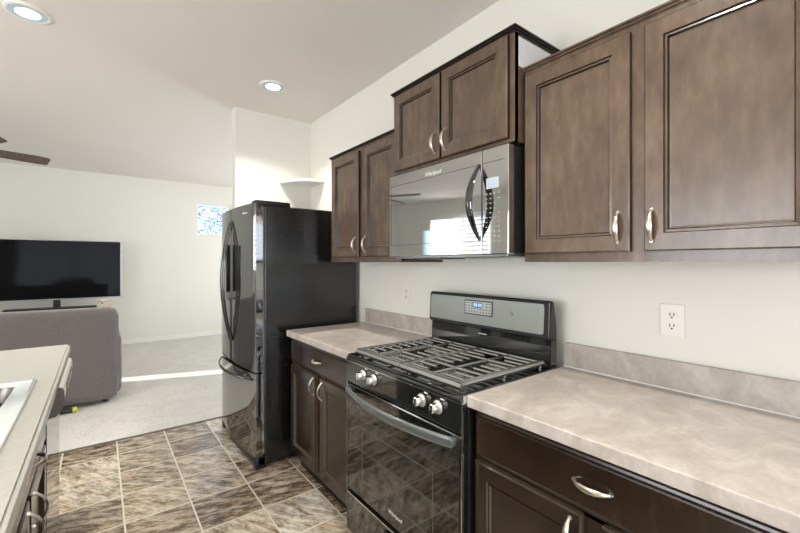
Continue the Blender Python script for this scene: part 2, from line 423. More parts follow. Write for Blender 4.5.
# ------------------------------------------------------------------ handles
def bow_handle(parent, c, length, axis, m, out=(-1, 0, 0), proj=0.028, w=0.0085, name='handle'):
    """crescent pull: c = centre on the face"""
    c = Vector(c); o = Vector(out); a = Vector(axis); bm = bmesh.new(); N = 16
    pts = []; rad = []
    for i in range(N+1):
        s = i/N*2-1
        pts.append(c+a*s*length/2+o*(proj*(1-abs(s)**2.4)-0.001))
        k = w*(0.38+0.62*(1-s*s)); rad.append((k, 0.0035) if True else None)
    side = a.cross(o)
    # section wide across the pull, thin outward
    sweep(bm, pts, [(r[0], r[1]) for r in rad], 10, up=tuple(o))
    for s in (-1, 1):
        cyl(bm, c+a*s*(length/2-.004)-o*.001, c+a*s*(length/2-.004)+o*.006, .006, .005, 12)
    return obj(name, bm, m, parent, smooth=True)

# ------------------------------------------------------------------ upper cabinets
def upper(label, y0, y1, z0, z1, xf, doors, handles, door_z, group, crown=True, upm='wood_up', side_top=None):
    t = thing('wall_cabinet', label, 'cabinet', (0, (y0+y1)/2, z0), group)
    bm = bmesh.new(); f = 0.019
    box(bm, xf, 0, y0, y0+.016, z0, z1); box(bm, xf, 0, y1-.016, y1, z0, z1)
    box(bm, xf, 0, y0+.016, y1-.016, z0+.012, z0+.03); box(bm, xf, 0, y0+.016, y1-.016, z1-.02, z1)
    box(bm, -.012, 0, y0+.016, y1-.016, z0+.03, z1-.02)
    # face frame
    box(bm, xf-.0015, xf+.02, y0, y0+.03, z0, z1); box(bm, xf-.0015, xf+.02, y1-.03, y1, z0, z1)
    ym = (doors[0][0]+doors[1][1])/2
    box(bm, xf-.0015, xf+.02, ym-.03, ym+.03, z0+.035, z1-.035)
    box(bm, xf-.0015, xf+.02, y0+.03, y1-.03, z0, z0+.035); box(bm, xf-.0015, xf+.02, y0+.03, y1-.03, z1-.035, z1)
    obj('body', bm, M[upm], t)
    for (a, b), hy in zip(doors, handles):
        bm = bmesh.new(); panel_front(bm, a, b, door_z[0], door_z[1], xf-.021)
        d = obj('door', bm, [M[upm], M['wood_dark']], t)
        bow_handle(d, (xf-.021, hy, door_z[0]+.075), 0.10, (0, 0, 1), M['nickel'])
    bm = bmesh.new()
    def crn(ov, za, zb): box(bm, xf-ov, 0, y0-ov*.8 if crown == 2 else y0+.0, y1+ov*.8 if crown else y1, za, zb)
    if crown == 2:
        crn(.006, z1, z1+.007); crn(.012, z1+.007, z1+.014); crn(.018, z1+.014, z1+.020)
    else:
        crn(.008, z1, z1+.008); crn(.016, z1+.008, z1+.014)
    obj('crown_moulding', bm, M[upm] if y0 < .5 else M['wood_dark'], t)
    if side_top: obj('side_panel', B(xf+.022, -.002, y0-.003, y0+.0005, side_top, z1-.012), M['side'], t)['label'] = 'pale side panel'
    return t
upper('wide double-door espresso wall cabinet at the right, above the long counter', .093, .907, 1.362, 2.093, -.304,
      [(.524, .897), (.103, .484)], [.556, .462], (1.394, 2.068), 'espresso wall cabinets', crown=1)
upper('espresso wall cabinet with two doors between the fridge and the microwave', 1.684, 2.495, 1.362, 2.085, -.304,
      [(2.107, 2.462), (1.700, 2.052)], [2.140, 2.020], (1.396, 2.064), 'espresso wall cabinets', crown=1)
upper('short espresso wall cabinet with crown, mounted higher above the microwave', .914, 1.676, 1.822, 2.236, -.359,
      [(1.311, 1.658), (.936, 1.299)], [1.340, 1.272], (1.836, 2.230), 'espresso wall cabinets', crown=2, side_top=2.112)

# ------------------------------------------------------------------ base cabinets
def base(label, y0, y1, doors, dh, drawer, group):
    t = thing('base_cabinet', label, 'cabinet', (0, (y0+y1)/2, 0), group); xf = -.589
    bm = bmesh.new()
    box(bm, xf, -.02, y0, y0+.016, .10, .873); box(bm, xf, -.02, y1-.016, y1, .10, .873)
    box(bm, xf, -.02, y0+.016, y1-.016, .10, .116); box(bm, -.03, -.02, y0+.016, y1-.016, .116, .873)
    ym = (y0+y1)/2
    for a, b, c, d in ((y0, y0+.03, .10, .873), (y1-.03, y1, .10, .873), (ym-.035, ym+.035, .13, .70), (y0+.03, y1-.03, .10, .13), (y0+.03, y1-.03, .69, .72), (y0+.03, y1-.03, .84, .873)):
        box(bm, xf-.0015, xf+.02, a, b, c, d)
    obj('body', bm, M['wood'], t)
    obj('toe_kick', B(-.53, -.51, y0, y1, 0, .10), M['wood_dark'], t)
    for (a, b), h in zip(doors, dh):
        bm = bmesh.new(); panel_front(bm, a, b, .128, .696, xf-.021); d = obj('door', bm, [M['wood'], M['wood_edge']], t)
        bow_handle(d, (xf-.021, h, .628), 0.105, (0, 0, 1), M['nickel'])
    bm = bmesh.new(); panel_front(bm, drawer[0], drawer[1], .712, .856, xf-.021, prof=SLAB); d = obj('drawer', bm, [M['wood'], M['wood_edge']], t)
    bow_handle(d, (xf-.021, (drawer[0]+drawer[1])/2, .786), 0.102, (0, 1, 0), M['nickel'])
    return t
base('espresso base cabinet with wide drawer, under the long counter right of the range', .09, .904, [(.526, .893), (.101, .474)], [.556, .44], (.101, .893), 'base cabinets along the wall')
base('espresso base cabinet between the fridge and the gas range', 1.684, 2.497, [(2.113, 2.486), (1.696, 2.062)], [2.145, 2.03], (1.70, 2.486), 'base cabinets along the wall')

def countertop(name, label, x0, x1, y0, y1, m, splash=None):
    t = thing(name, label, 'countertop', ((x0+x1)/2, (y0+y1)/2, .874))
    bm = bmesh.new(); box(bm, x0, x1, y0, y1, .874, .914, bev=.004); obj('worktop', bm, m, t)
    if splash:
        obj('backsplash', B(-.020, -.0005, splash[0], splash[1], .9142, 1.016, bev=.003), m, t)
        obj('caulk_line', B(-.0235, -.0195, splash[0], splash[1], .9135, .9175), M['trim'], t)['label'] = 'white caulk bead'
    return t
countertop('countertop', 'long greige laminate countertop right of the range', -.629, 0, .085, .910, M['counter'], (.085, .910))
countertop('countertop', 'short greige laminate countertop between fridge and range', -.629, 0, 1.681, 2.512, M['counter'], (1.684, 2.505))

# ------------------------------------------------------------------ outlets
def outlet(label, yc, zc):
    t = thing('wall_outlet', label, 'outlet', (0, yc, zc), 'white wall outlets')
    obj('plate', B(-.006, 0, yc-.038, yc+.038, zc-.058, zc+.058, bev=.003), M['white_plastic'], t)
    for s in (-1, 1):
        z = zc+s*.0195; bm = bmesh.new()
        pts = [(-.0065, yc+.0165*math.cos(a*PI/12), z+max(-.0135, min(.0135, .0165*math.sin(a*PI/12)))) for a in range(24)]
        prism(bm, pts, (-.002, 0, 0)); r = obj('receptacle', bm, M['white_plastic'], t)
        bm = bmesh.new()
        box(bm, -.0092, -.008, yc-.0075, yc-.0045, z-.002, z+.0075); box(bm, -.0092, -.008, yc+.0045, yc+.0075, z-.003, z+.0075)
        cyl(bm, (-.008, yc, z-.008), (-.0092, yc, z-.008), .0032, n=12)
        obj('slots', bm, M['slot'], r)
outlet('white duplex outlet on the wall above the long counter', .513, 1.155)
outlet('white duplex outlet on the wall between the fridge and the range', 2.025, 1.153)

# ------------------------------------------------------------------ gas range
def gas_range():
    Y0, Y1 = .912, 1.674; YC = (Y0+Y1)/2
    t = thing('gas_range', 'black freestanding gas range with cast iron grates and steel backguard', 'range', (0, YC, 0))
    bm = bmesh.new(); box(bm, -.615, -.03, Y0+.002, Y1-.002, .06, .895, bev=.003)
    for x in (-.56, -.09):
        for y in (Y0+.05, Y1-.05): cyl(bm, (x, y, 0), (x, y, .065), .018, n=12)
    obj('body', bm, M['black'], t)
    # cooktop tray with raised rim
    bm = bmesh.new(); box(bm, -.648, -.05, Y0, Y1, .892, .906, bev=.004)
    for a, b, c, d in ((-.648, -.636, Y0, Y1), (-.636, -.05, Y0, Y0+.014), (-.64, -.05, Y1-.014, Y1), (-.065, -.05, Y0+.014, Y1-.014)): box(bm, a, b, c, d, .904, .916, bev=.004)
    obj('cooktop', bm, M['gloss'], t)
    for y in (Y0-.002, Y1): obj('side_trim', B(-.645, -.05, y, y+.002, .886, .912), M['chrome'], t)
    # sloped control panel
    bm = bmesh.new()
    prism(bm, [(-.640, Y0, .906), (-.653, Y0, .904), (-.655, Y0, .900), (-.656, Y0, .79), (-.652, Y0, .783), (-.615, Y0, .783), (-.615, Y0, .906)], (0, Y1-Y0, 0), bev=.002)
    cp = obj('control_panel', bm, M['gloss'], t)
    obj('trim_strip', B(-.6575, -.652, Y0+.004, Y1-.004, .886, .889), M['chrome'], cp)
    for y in (1.515, 1.428, 1.108, 1.020):
        bm = bmesh.new(); x = -.655; z = .848
        lathe(bm, (x, y, z), [(.024, 0), (.024, -.006), (.020, -.009), (.0165, -.012), (.016, -.030), (.013, -.034)], 28, 'x')
        k = obj('knob', bm, M['pearl'], t, smooth=True)
        obj('knob_grip', B(x-.037, x-.012, y-.007, y+.007, z-.0165, z+.0165, bev=.003), M['chrome'], k)
        bm = bmesh.new(); lathe(bm, (x, y, z), [(.0285, .001), (.0285, -.0025), (.0235, -.004)], 28, 'x')
        obj('knob_skirt', bm, M['black'], k, smooth=True)
        bm = bmesh.new(); box(bm, x-.0022, x-.0006, y-.030, y-.012, z+.030, z+.034); obj('knob_mark', bm, M['logo'], k)
    # oven door
    bm = bmesh.new(); box(bm, -.650, -.618, Y0+.003, Y1-.003, .268, .776, bev=.006)
    d = obj('oven_door', bm, M['gloss'], t)
    obj('door_glass', B(-.6525, -.648, Y0+.012, Y1-.012, .285, .715, bev=.001), M['gloss'], d)
    bm = bmesh.new(); wy0, wy1, wz0, wz1 = Y0+.14, Y1-.14, .36, .60
    for a in ((wy0, wy1, wz0, wz0+.003), (wy0, wy1, wz1-.003, wz1), (wy0, wy0+.003, wz0, wz1), (wy1-.003, wy1, wz0, wz1)): box(bm, -.6529, -.652, *a)
    obj('window_border', bm, simple('dark_window_line', (.10, .11, .10), .3), d)
    text_part('logo', 'Whirlpool', .022, (-.6527, YC+.035, .318), (0, -1, 0), (0, 0, 1), M['logo'], d, shear=.2)
    # bowed handle
    bm = bmesh.new(); pts = []; rad = []
    for i in range(25):
        s = i/24*2-1; pts.append((-.668-.052*(1-s*s), YC+s*.352, .752)); rad.append((.0195, .007))
    sweep(bm, [Vector(p) for p in pts], rad, 12, up=(-1, 0, 0))
    for s in (-1, 1): box(bm, -.676, -.648, YC+s*.345-.012, YC+s*.345+.012, .738, .767, bev=.004)
    h = obj('door_handle', bm, M['iron_grey'], d, smooth=True)
    # warming drawer
    bm = bmesh.new(); box(bm, -.650, -.618, Y0+.003, Y1-.003, .062, .255, bev=.006)
    w = obj('storage_drawer', bm, M['gloss'], t)
    obj('drawer_gap_trim', B(-.654, -.645, Y0+.006, Y1-.006, .249, .254), M['chrome'], w)
    bow_handle(w, (-.650, YC, .215), .16, (0, 1, 0), M['chrome'], proj=.03, w=.011)
    for y in (Y0-.001, Y1-.002): obj('edge_trim', B(-.651, -.640, y, y+.003, .062, .89), M['chrome'], t)
    # backguard
    bm = bmesh.new()
    prism(bm, [(-.100, Y0+.014, .908), (-.098, Y0+.014, .96), (-.094, Y0+.014, 1.030), (-.05, Y0+.014, 1.035), (-.05, Y0+.014, .908)], (0, Y1-Y0-.014, 0), bev=.003)
    obj('backguard_base', bm, M['gloss'], t)
    bm = bmesh.new()
    prism(bm, [(-.112, Y0+.009, 1.040), (-.103, Y0+.009, 1.188), (-.094, Y0+.009, 1.197), (-.078, Y0+.009, 1.194), (-.060, Y0+.009, 1.10), (-.055, Y0+.009, 1.032), (-.10, Y0+.009, 1.030)], (0, Y1-Y0-.005, 0), bev=.004)
    bgd = obj('backguard', bm, M['black'], t)
    def on(y, z, e=0): return (-.112+(z-1.04)*.0608-.001-e, y, z)
    bm = bmesh.new()
    R = .012; y0, y1, z0, z1 = Y0+.036, Y1-.012, 1.052, 1.182; pts = []
    for cy, cz, a0 in ((y1-R, z1-R, 0), (y0+R, z1-R, 90), (y0+R, z0+R, 180), (y1-R, z0+R, 270)):
        for k in range(5):
            a = math.radians(a0+k*22.5); pts.append(on(cy+R*math.cos(a), cz+R*math.sin(a)))
    prism(bm, pts, (-.004, 0, 0)); obj('steel_panel', bm, M['steel'], bgd)
    bm = bmesh.new(); box(bm, -.114, -.104, Y0+.013, Y0+.0155, 1.044, 1.190); box(bm, -.1205, -.114, Y0+.0585, Y0+.061, 1.055, 1.180)
    for v in bm.verts: v.co.x += (v.co.z-1.04)*.0608
    obj('panel_seam', bm, M['chrome'], bgd)
    def plate(name, a, b, c, d_, e, m, par, th=.0015):
        bm = bmesh.new(); prism(bm, [on(a, c, e), on(b, c, e), on(b, d_, e), on(a, d_, e)], (-th, 0, 0)); return obj(name, bm, m, par)
    fr = plate('clock_frame', 1.222, 1.404, 1.098, 1.170, .0045, M['black'], bgd)
    plate('clock_face', 1.227, 1.399, 1.103, 1.165, .0065, M['panel_lit'], bgd)
    plate('clock_screen', 1.285, 1.345, 1.135, 1.160, .0085, M['ink'], bgd, .0008)
    bm = bmesh.new()
    for k in range(4):
        y = 1.334-k*.0125-(.003 if k > 1 else 0); p = on(y, 1.1475, .0094)
        for a, b, c, d_ in ((-.004, -.0026, -.008, .008), (.0026, .004, -.008, .008), (-.004, .004, -.008, -.0066), (-.004, .004, -.0007, .0007), (-.004, .004, .0066, .008)): box(bm, p[0]-.0004, p[0]+.0004, y+a, y+b, 1.1475+c, 1.1475+d_)
    obj('clock_digits', bm, M['digits'], bgd)
    bm = bmesh.new()
    for r in range(4):
        for cc in range(9):
            y = 1.390-cc*.019; z = 1.156-r*.014
            if 1.275 < y < 1.35 and z > 1.13: continue
            p = on(y, z, .0085); box(bm, p[0]-.0006, p[0]+.0006, y-.0045, y+.0035, z-.0022, z+.0020)
    obj('clock_buttons', bm, M['ink'], bgd)
    bm = bmesh.new(); p = on(1.115, 1.125, .005); cyl(bm, p, (p[0]-.002, p[1], p[2]), .008, .007, 20); obj('round_badge', bm, M['steel'], bgd, smooth=True)
    bm = bmesh.new()
    for k in range(6): box(bm, -.0968, -.0955, 1.318-k*.009, 1.324-k*.009, 1.002, 1.007)
    obj('trim_mark', bm, M['logo'], t)
    # burners
    for (x, y, r) in ((-.50, 1.49, .045), (-.50, 1.10, .055), (-.23, 1.49, .038), (-.23, 1.10, .042)):
        bm = bmesh.new(); lathe(bm, (x, y, .906), [(r+.012, 0), (r+.010, .006), (r, .009), (r, .014), (r-.012, .016), (.3*r, .021), (.002, .022)], 28)
        bb = obj('burner', bm, M['iron'], t, smooth=True)
    bm = bmesh.new(); sweep(bm, [(-.47, YC, .912), (-.27, YC, .912)], [(.030, .008), (.030, .008)], 16, up=(0, 0, 1)); obj('burner', bm, M['iron'], t, smooth=True)
    # grates : two sections
    for a, b in ((Y0+.034, YC-.002), (YC+.002, Y1-.034)):
        bm = bmesh.new(); zt = .936; X0, X1 = -.618, -.125
        def bar(p0, p1, wd=.0066, hh=.006): sweep(bm, [p0, p1], [(wd, hh), (wd, hh)], 8, up=(0, 0, 1))
        bar((X0+.014, a, zt-.007), (X0+.014, b, zt-.007), .021, .015); bar((X1, a+.004, zt), (X1, b-.004, zt), .007, .007)
        oa, ob = (a+.006, b-.004) if a < YC-.1 else (a+.004, b-.006)
        bar((X0, oa, zt), (X1, oa, zt), (.015 if a < YC-.1 else .007), (.012 if a < YC-.1 else .008)); bar((X0, ob, zt), (X1, ob, zt), .008, .008)
        ym = (a+b)/2
        bar((X0, ym, zt), (X1, ym, zt), .005, .006)
        n = 10
        for i in range(1, n):
            x = X0+(X1-X0)*i/n
            L = .115 if i % 5 not in (2, 4) else .150
            if i in (3, 7): bar((x, oa, zt+.001), (x, ob, zt+.001)); continue
            if i in (2, 4, 6, 8): L = .110
            bar((x, oa, zt+.001), (x, oa+L, zt+.001)); bar((x, ob-L, zt+.001), (x, ob, zt+.001))
        for x in (X0+.03, (X0+X1)/2, X1-.01):
            for y in (oa, ob): bar((x, y, .906), (x, y, zt), .007, .007)
        obj('grate', bm, M['iron'], t, smooth=True)
M['iron_grey'] = simple('grey_enamel_handle', (0.22, 0.24, 0.235), 0.25, 0.6)
gas_range()

# ------------------------------------------------------------------ microwave
def microwave():
    Y0, Y1, Z0, Z1 = .912, 1.668, 1.392, 1.806
    t = thing('microwave', 'black over-the-range microwave with mirror-like door under the short cabinet', 'microwave', (0, (Y0+Y1)/2, Z0))
    bm = bmesh.new(); box(bm, -.368, -.01, Y0+.004, Y1-.004, Z0+.004, Z1, bev=.003); obj('body', bm, M['black'], t)
    bm = bmesh.new(); box(bm, -.380, -.02, Y0+.02, Y1-.02, Z0-.012, Z0+.006, bev=.004); u = obj('underside', bm, M['iron_grey'], t)
    bm = bmesh.new(); box(bm, -.36, -.20, 1.32, 1.52, Z0-.016, Z0-.011); obj('grease_filter', bm, M['black'], u)
    xs = -.400; ys = 1.040
    bm = bmesh.new(); box(bm, xs, -.366, ys+.0015, Y1, Z0, Z1, bev=.003)
    d = obj('door', bm, M['mirror_black'], t)
    bm = bmesh.new(); w = .0018; e = xs-.0006; a, b, c, f = ys+.035, Y1-.015, Z0+.055, Z1-.055
    for q in ((ys+.004, b, f, f+w), (a, b, c-w*.0, c+w), (b-w, b, c, f)): box(bm, e, xs+.001, *q)
    obj('window_line', bm, M['black'], d)
    bm = bmesh.new(); box(bm, xs, -.366, Y0, ys-.0015, Z0, Z1, bev=.003); cpn = obj('control_panel', bm, M['mirror_black'], t)
    obj('top_line', B(xs-.0006, xs+.001, Y0+.02, ys-.003, Z1-.055, Z1-.053), M['black'], cpn)
    obj('display', B(xs-.0012, xs+.001, .958, 1.018, 1.648, 1.690), M['mw_disp'], cpn)
    obj('display_readout', B(xs-.0016, xs+.001, .966, 1.010, 1.660, 1.680), M['digits_pale'], cpn)
    bm = bmesh.new(); rnd = random.Random(5)
    for r in range(11):
        z = 1.628-r*.0185
        for k in range(4):
            y = 1.018-k*.020
            if rnd.random() < .12: continue
            hh = .0014 if r not in (0, 8, 9) else .0026
            box(bm, xs-.0010, xs+.001, y-.0045, y+.0035, z-hh, z+hh)
    obj('buttons', bm, M['btn'], cpn)
    # bowed handle on the door edge
    bm = bmesh.new(); pts = []; rad = []; hy = ys+.012
    for i in range(29):
        s = i/28*2-1; pts.append((xs-.002-.062*(1-abs(s)**1.9), hy, 1.600+s*.150)); rad.append((.019*(.30+.70*(1-s*s)), .006))
    sweep(bm, pts, rad, 12, up=(-1, 0, 0)); obj('door_handle', bm, M['gloss'], d, smooth=True)
    text_part('logo', 'Whirlpool', .026, (xs-.0008, 1.385, Z1-.045), (0, -1, 0), (0, 0, 1), M['logo'], d, shear=.2)
M['mw_disp'] = simple('pale_display', (0.50, 0.54, 0.56), 0.3)
M['digits_pale'] = simple('blue_readout', (0.42, 0.52, 0.66), 0.3)
M['btn'] = simple('button_print', (0.42, 0.43, 0.40), 0.5)
microwave()

# ------------------------------------------------------------------ fridge
def fridge():
    Y0, Y1 = 2.602, 3.492; YC = (Y0+Y1)/2
    t = thing('refrigerator', 'glossy black french-door refrigerator with bottom freezer beside the wall', 'refrigerator', (-.4, YC, 0))
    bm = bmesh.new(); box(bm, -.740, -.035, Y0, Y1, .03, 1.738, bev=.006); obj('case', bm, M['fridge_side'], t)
    bm = bmesh.new(); box(bm, -.735, -.20, Y0+.05, Y1-.05, 1.738, 1.748, bev=.004)
    for y in (Y0+.05, Y1-.05): box(bm, -.80, -.56, y-.045, y+.045, 1.739, 1.772, bev=.010)
    obj('hinge_cover', bm, M['black'], t, smooth=True)
    obj('gasket', B(-.752, -.739, Y0+.012, Y1-.012, .09, 1.725), simple('grey_gasket', (.25, .25, .24), .6), t)
    def front(y, e=0): 
        s = (y-YC)/((Y1-Y0)/2); return -.802-.036*(1-s*s)-e
    def bowed(name, a, b, z0, z1, par=t):
        N = 18; ys = [a+(b-a)*i/N for i in range(N+1)]
        bm = bmesh.new(); rb = .008
        poly = [(-.753, a, z0)] + [(front(y)+(.006 if i in (0, N) else 0), y, z0) for i, y in enumerate(ys)] + [(-.753, b, z0)]
        prism(bm, poly, (0, 0, z1-z0))
        return obj(name, bm, M['fridge_door'], par, smooth=True)
    dn = bowed('door', Y0+.002, YC-.002, .640, 1.752); df = bowed('door', YC+.002, Y1-.002, .640, 1.752); fz = bowed('freezer_drawer', Y0+.002, Y1-.002, .085, .628)
    for par, s in ((dn, -1), (df, 1)):
        y = YC+s*.030; bm = bmesh.new(); pts = []; rad = []
        for i in range(33):
            q = i/32*2-1; pts.append((front(y)-.002-.062*(1-abs(q)**1.9), y, 1.225+q*.435)); rad.append((.021*(.30+.70*(1-q*q)), .007))
        sweep(bm, pts, rad, 12, up=(-1, 0, 0)); obj('door_handle', bm, M['gloss'], par, smooth=True)
    bm = bmesh.new(); pts = []; rad = []
    for i in range(33):
        q = i/32*2-1; y = YC+q*.40; pts.append((front(y)-.002-.055*(1-abs(q)**2.2), y, .585)); rad.append((.014*(.4+.6*(1-q*q)), .007))
    sweep(bm, pts, rad, 12, up=(-1, 0, 0)); obj('door_handle', bm, M['gloss'], fz, smooth=True)
    obj('side_strip', B(-.757, -.744, Y0-.001, Y0+.004, .10, .60), M['chrome'], t)['label'] = 'pale metal edge strip'
    bm = bmesh.new(); N = 12
    poly = [(-.745, Y0, .03)] + [(front(Y0+(Y1-Y0)*i/N)+.02, Y0+(Y1-Y0)*i/N, .03) for i in range(N+1)] + [(-.745, Y1, .03)]
    prism(bm, poly, (0, 0, .045)); obj('toe_grille', bm, M['black'], t)
    for y in (Y0, Y1-.06): obj('foot', B(-.800, -.735, y, y+.06, .0, .078, bev=.006), M['black'], t, smooth=True)
    for y in (Y0+.05, Y1-.05):
        bm = bmesh.new(); cyl(bm, (-.1, y, 0), (-.1, y, .035), .02, n=12); obj('foot', bm, M['black'], t)
    yb = Y0+.20
    text_part('logo', 'Whirlpool', .020, (front(yb)-.001, yb, 1.690), (.09, -1, 0), (0, 0, 1), M['logo'], dn, shear=.2)
fridge()

# ------------------------------------------------------------------ corner shelf
bm = bmesh.new(); pts = [(-.002, 3.504, 2.078)]
for k in range(17):
    a = k/16*PI/2; pts.append((-.002-.300*math.cos(a), 3.504-.300*math.sin(a), 2.078))
prism(bm, pts, (0, 0, .026), bev=.003)
tag(obj('corner_shelf', bm, M['trim'], None, loc=(-.1, 3.4, 2.078)), 'white quarter-round corner shelf on the wall above the refrigerator', 'shelf')

# ------------------------------------------------------------------ recessed lights
def downlight(label, x, y):
    t = thing('recessed_light', label, 'ceiling light', (x, y, CZ), 'recessed ceiling lights')
    bm = bmesh.new(); lathe(bm, (x, y, CZ), [(.098, 0), (.097, -.006), (.085, -.010), (.072, -.004), (.072, 0)], 40); obj('trim_ring', bm, M['trim'], t, smooth=True)
    bm = bmesh.new(); lathe(bm, (x, y, CZ), [(.080, -.0085), (.060, -.004), (.058, -.004), (.058, -.001), (.080, -.001)], 40); obj('reflector', bm, M['lamp_ring'], t, smooth=True)
    bm = bmesh.new(); lathe(bm, (x, y, CZ), [(.058, -.003), (.050, -.009), (.02, -.011), (.001, -.011)], 32); obj('bulb', bm, M['lamp'], t, smooth=True)
    l = light('downlight_beam', 'AREA', (x, y, CZ-.02), 10, (1.0, .94, .85), .11, aim=(0, 0, -1)); l.data.spread = math.radians(115)
    l.location = (0, 0, -.02); l.parent = t
downlight('white recessed ceiling light at the upper left corner of the photo', -1.91, 2.855)
downlight('white recessed ceiling light nearest the wall above the refrigerator', -.571, 2.925)
downlight('added unseen recessed ceiling light over the camera side of the peninsula', -2.5, .85)  # out-of-view lamp, added for downward fill and cabinet glare
downlight('added unseen recessed ceiling light over the aisle behind the camera', -1.0, .45)  # another out-of-view lamp, added to light counters and floor

# ------------------------------------------------------------------ peninsula
def peninsula():
    P0, P1 = -.6, 2.795
    t = thing('peninsula_countertop', 'cream laminate peninsula countertop with the inset sink', 'countertop', (-2.1, 1.2, .874))
    bm = bmesh.new(); sx0, sx1, sy0, sy1 = -2.33, -1.815, 1.115, 1.965
    z0, z1 = .874, .914; x0, x1 = -2.52, -1.745
    # slab with sink cutout
    box(bm, x0, x1, sy1, P1, z0, z1); box(bm, x0, x1, P0, sy0, z0, z1); box(bm, x0, sx0, sy0, sy1, z0, z1); box(bm, sx1, x1, sy0, sy1, z0, z1)
    bmesh.ops.remove_doubles(bm, verts=bm.verts[:], dist=1e-5)
    box(bm, x1-.001, x1+.010, P0, P1, z0, z1-.006, bev=.003)
    obj('worktop', bm, M['counter_cream'], t)
    # sink
    k = thing('kitchen_sink', 'double-bowl drop-in sink in the peninsula countertop', 'sink', (-2.1, 1.55, .914))
    bm = bmesh.new(); X0, X1, Y0, Y1 = -2.35, -1.795, 1.09, 1.992; zt = .9215
    bowls = ((1.145, 1.52), (1.56, 1.935)); bx0, bx1 = -2.27, -1.848
    box(bm, X0, bx0, Y0, Y1, .914, zt, bev=.003); box(bm, bx1, X1, Y0, Y1, .914, zt, bev=.003)
    for a, b in ((Y0, bowls[0][0]), (bowls[0][1], bowls[1][0]), (bowls[1][1], Y1)): box(bm, bx0-.002, bx1+.002, a, b, .914, zt, bev=.0025)
    for a, b, c, d in ((X0, X1, Y0, Y0+.012), (X0, X1, Y1-.012, Y1), (X0, X0+.012, Y0, Y1), (X1-.012, X1, Y0, Y1)): box(bm, a, b, c, d, zt-.003, zt+.004, bev=.003)
    obj('rim', bm, M['enamel_sink'], k, smooth=True)
    for a, b in bowls:
        bm = bmesh.new(); ring = []
        for z, ins, r in ((zt+.001, 0, .05), (.90, .006, .05), (.76, .012, .05), (.735, .035, .06), (.733, .12, .05)):
            rr = []
            for cx, cy, a0 in ((bx1-ins-r, b-ins-r, 0), (bx0+ins+r, b-ins-r, 90), (bx0+ins+r, a+ins+r, 180), (bx1-ins-r, a+ins+r, 270)):
                for q in range(5): an = math.radians(a0+q*22.5); rr.append(bm.verts.new((cx+r*math.cos(an), cy+r*math.sin(an), z)))
            ring.append(rr)
        for r0, r1 in zip(ring, ring[1:]):
            for q in range(20): bm.faces.new((r0[q], r0[(q+1) % 20], r1[(q+1) % 20], r1[q]))
        bm.faces.new(ring[-1])
        # corner fill so the bowl meets the rim
        o = obj('bowl', bm, M['sink_bowl'], k, smooth=True)
    # cabinets facing +x
    XF = -1.785
    def pcab(label, y0, y1, doors, dh, drawers, end=False):
        c = thing('peninsula_cabinet', label, 'cabinet', (-2.0, (y0+y1)/2, 0), 'peninsula base cabinets')
        bm = bmesh.new(); box(bm, -2.38, XF, y0, y0+.016, .10, .873); box(bm, -2.38, XF, y1-.016, y1, .10, .873)
        box(bm, -2.38, XF, y0+.016, y1-.016, .10, .116); box(bm, -2.38, -2.37, y0+.016, y1-.016, .116, .873)
        for a, b, e, f in ((y0, y0+.03, .10, .873), (y1-.03, y1, .10, .873), (y0+.03, y1-.03, .10, .13), (y0+.03, y1-.03, .69, .72), (y0+.03, y1-.03, .845, .873)): box(bm, XF-.02, XF+.0015, a, b, e, f)
        obj('body', bm, M['wood'], c); obj('toe_kick', B(-2.38, -1.86, y0, y1, 0, .10), M['wood_dark'], c)
        for (a, b), h in zip(doors, dh):
            bm = bmesh.new(); panel_front(bm, a, b, .128, .696, XF+.021, sgn=1); d = obj('door', bm, [M['wood'], M['wood_dark']], c)
            bow_handle(d, (XF+.021, h, .630), .105, (0, 0, 1), M['nickel'], out=(1, 0, 0), proj=.032)
        for (a, b) in drawers:
            bm = bmesh.new(); panel_front(bm, a, b, .712, .856, XF+.021, sgn=1, prof=SLAB); d = obj('drawer', bm, [M['wood'], M['wood_dark']], c)
            bow_handle(d, (XF+.021, (a+b)/2, .800), .11, (0, 1, 0), M['nickel'], out=(1, 0, 0), proj=.034)
    pcab('espresso sink cabinet under the peninsula with a pair of doors', 1.08, 1.935, [(1.53, 1.925), (1.09, 1.50)], [1.575, 1.455], [(1.09, 1.925)])
    pcab('narrow espresso cabinet at the near end of the peninsula', .50, 1.078, [(.51, 1.068)], [.56], [(.51, 1.068)])
    # end panel
    tag(obj('end_panel', B(-2.40, XF, 2.57, 2.755, 0, .873, bev=.002), M['wood_dark'], None, loc=(-2.1, 2.66, 0)), 'dark end panel closing the far end of the peninsula', 'panel')
    # dishwasher
    d = thing('dishwasher', 'dishwasher with protruding steel control panel under the peninsula', 'dishwasher', (-2.0, 2.25, 0))
    y0, y1 = 1.955, 2.555
    obj('tub', B(-2.36, -1.79, y0, y1, .09, .868), M['black'], d)
    obj('toe_kick', B(-1.87, -1.86, y0, y1, 0, .09), M['black'], d)
    obj('door', B(-1.789, -1.765, y0+.003, y1-.003, .10, .775, bev=.004), M['gloss'], d)
    bm = bmesh.new()
    prism(bm, [(-1.789, y0, .782), (-1.765, y0, .778), (-1.740, y0, .782), (-1.722, y0, .805), (-1.716, y0, .84), (-1.717, y0, .872), (-1.722, y0, .884), (-1.732, y0, .886), (-1.735, y0, .868), (-1.789, y0, .868)], (0, y1-y0, 0), bev=.001)
    cpn = obj('control_panel', bm, M['dw'], d, smooth=True)
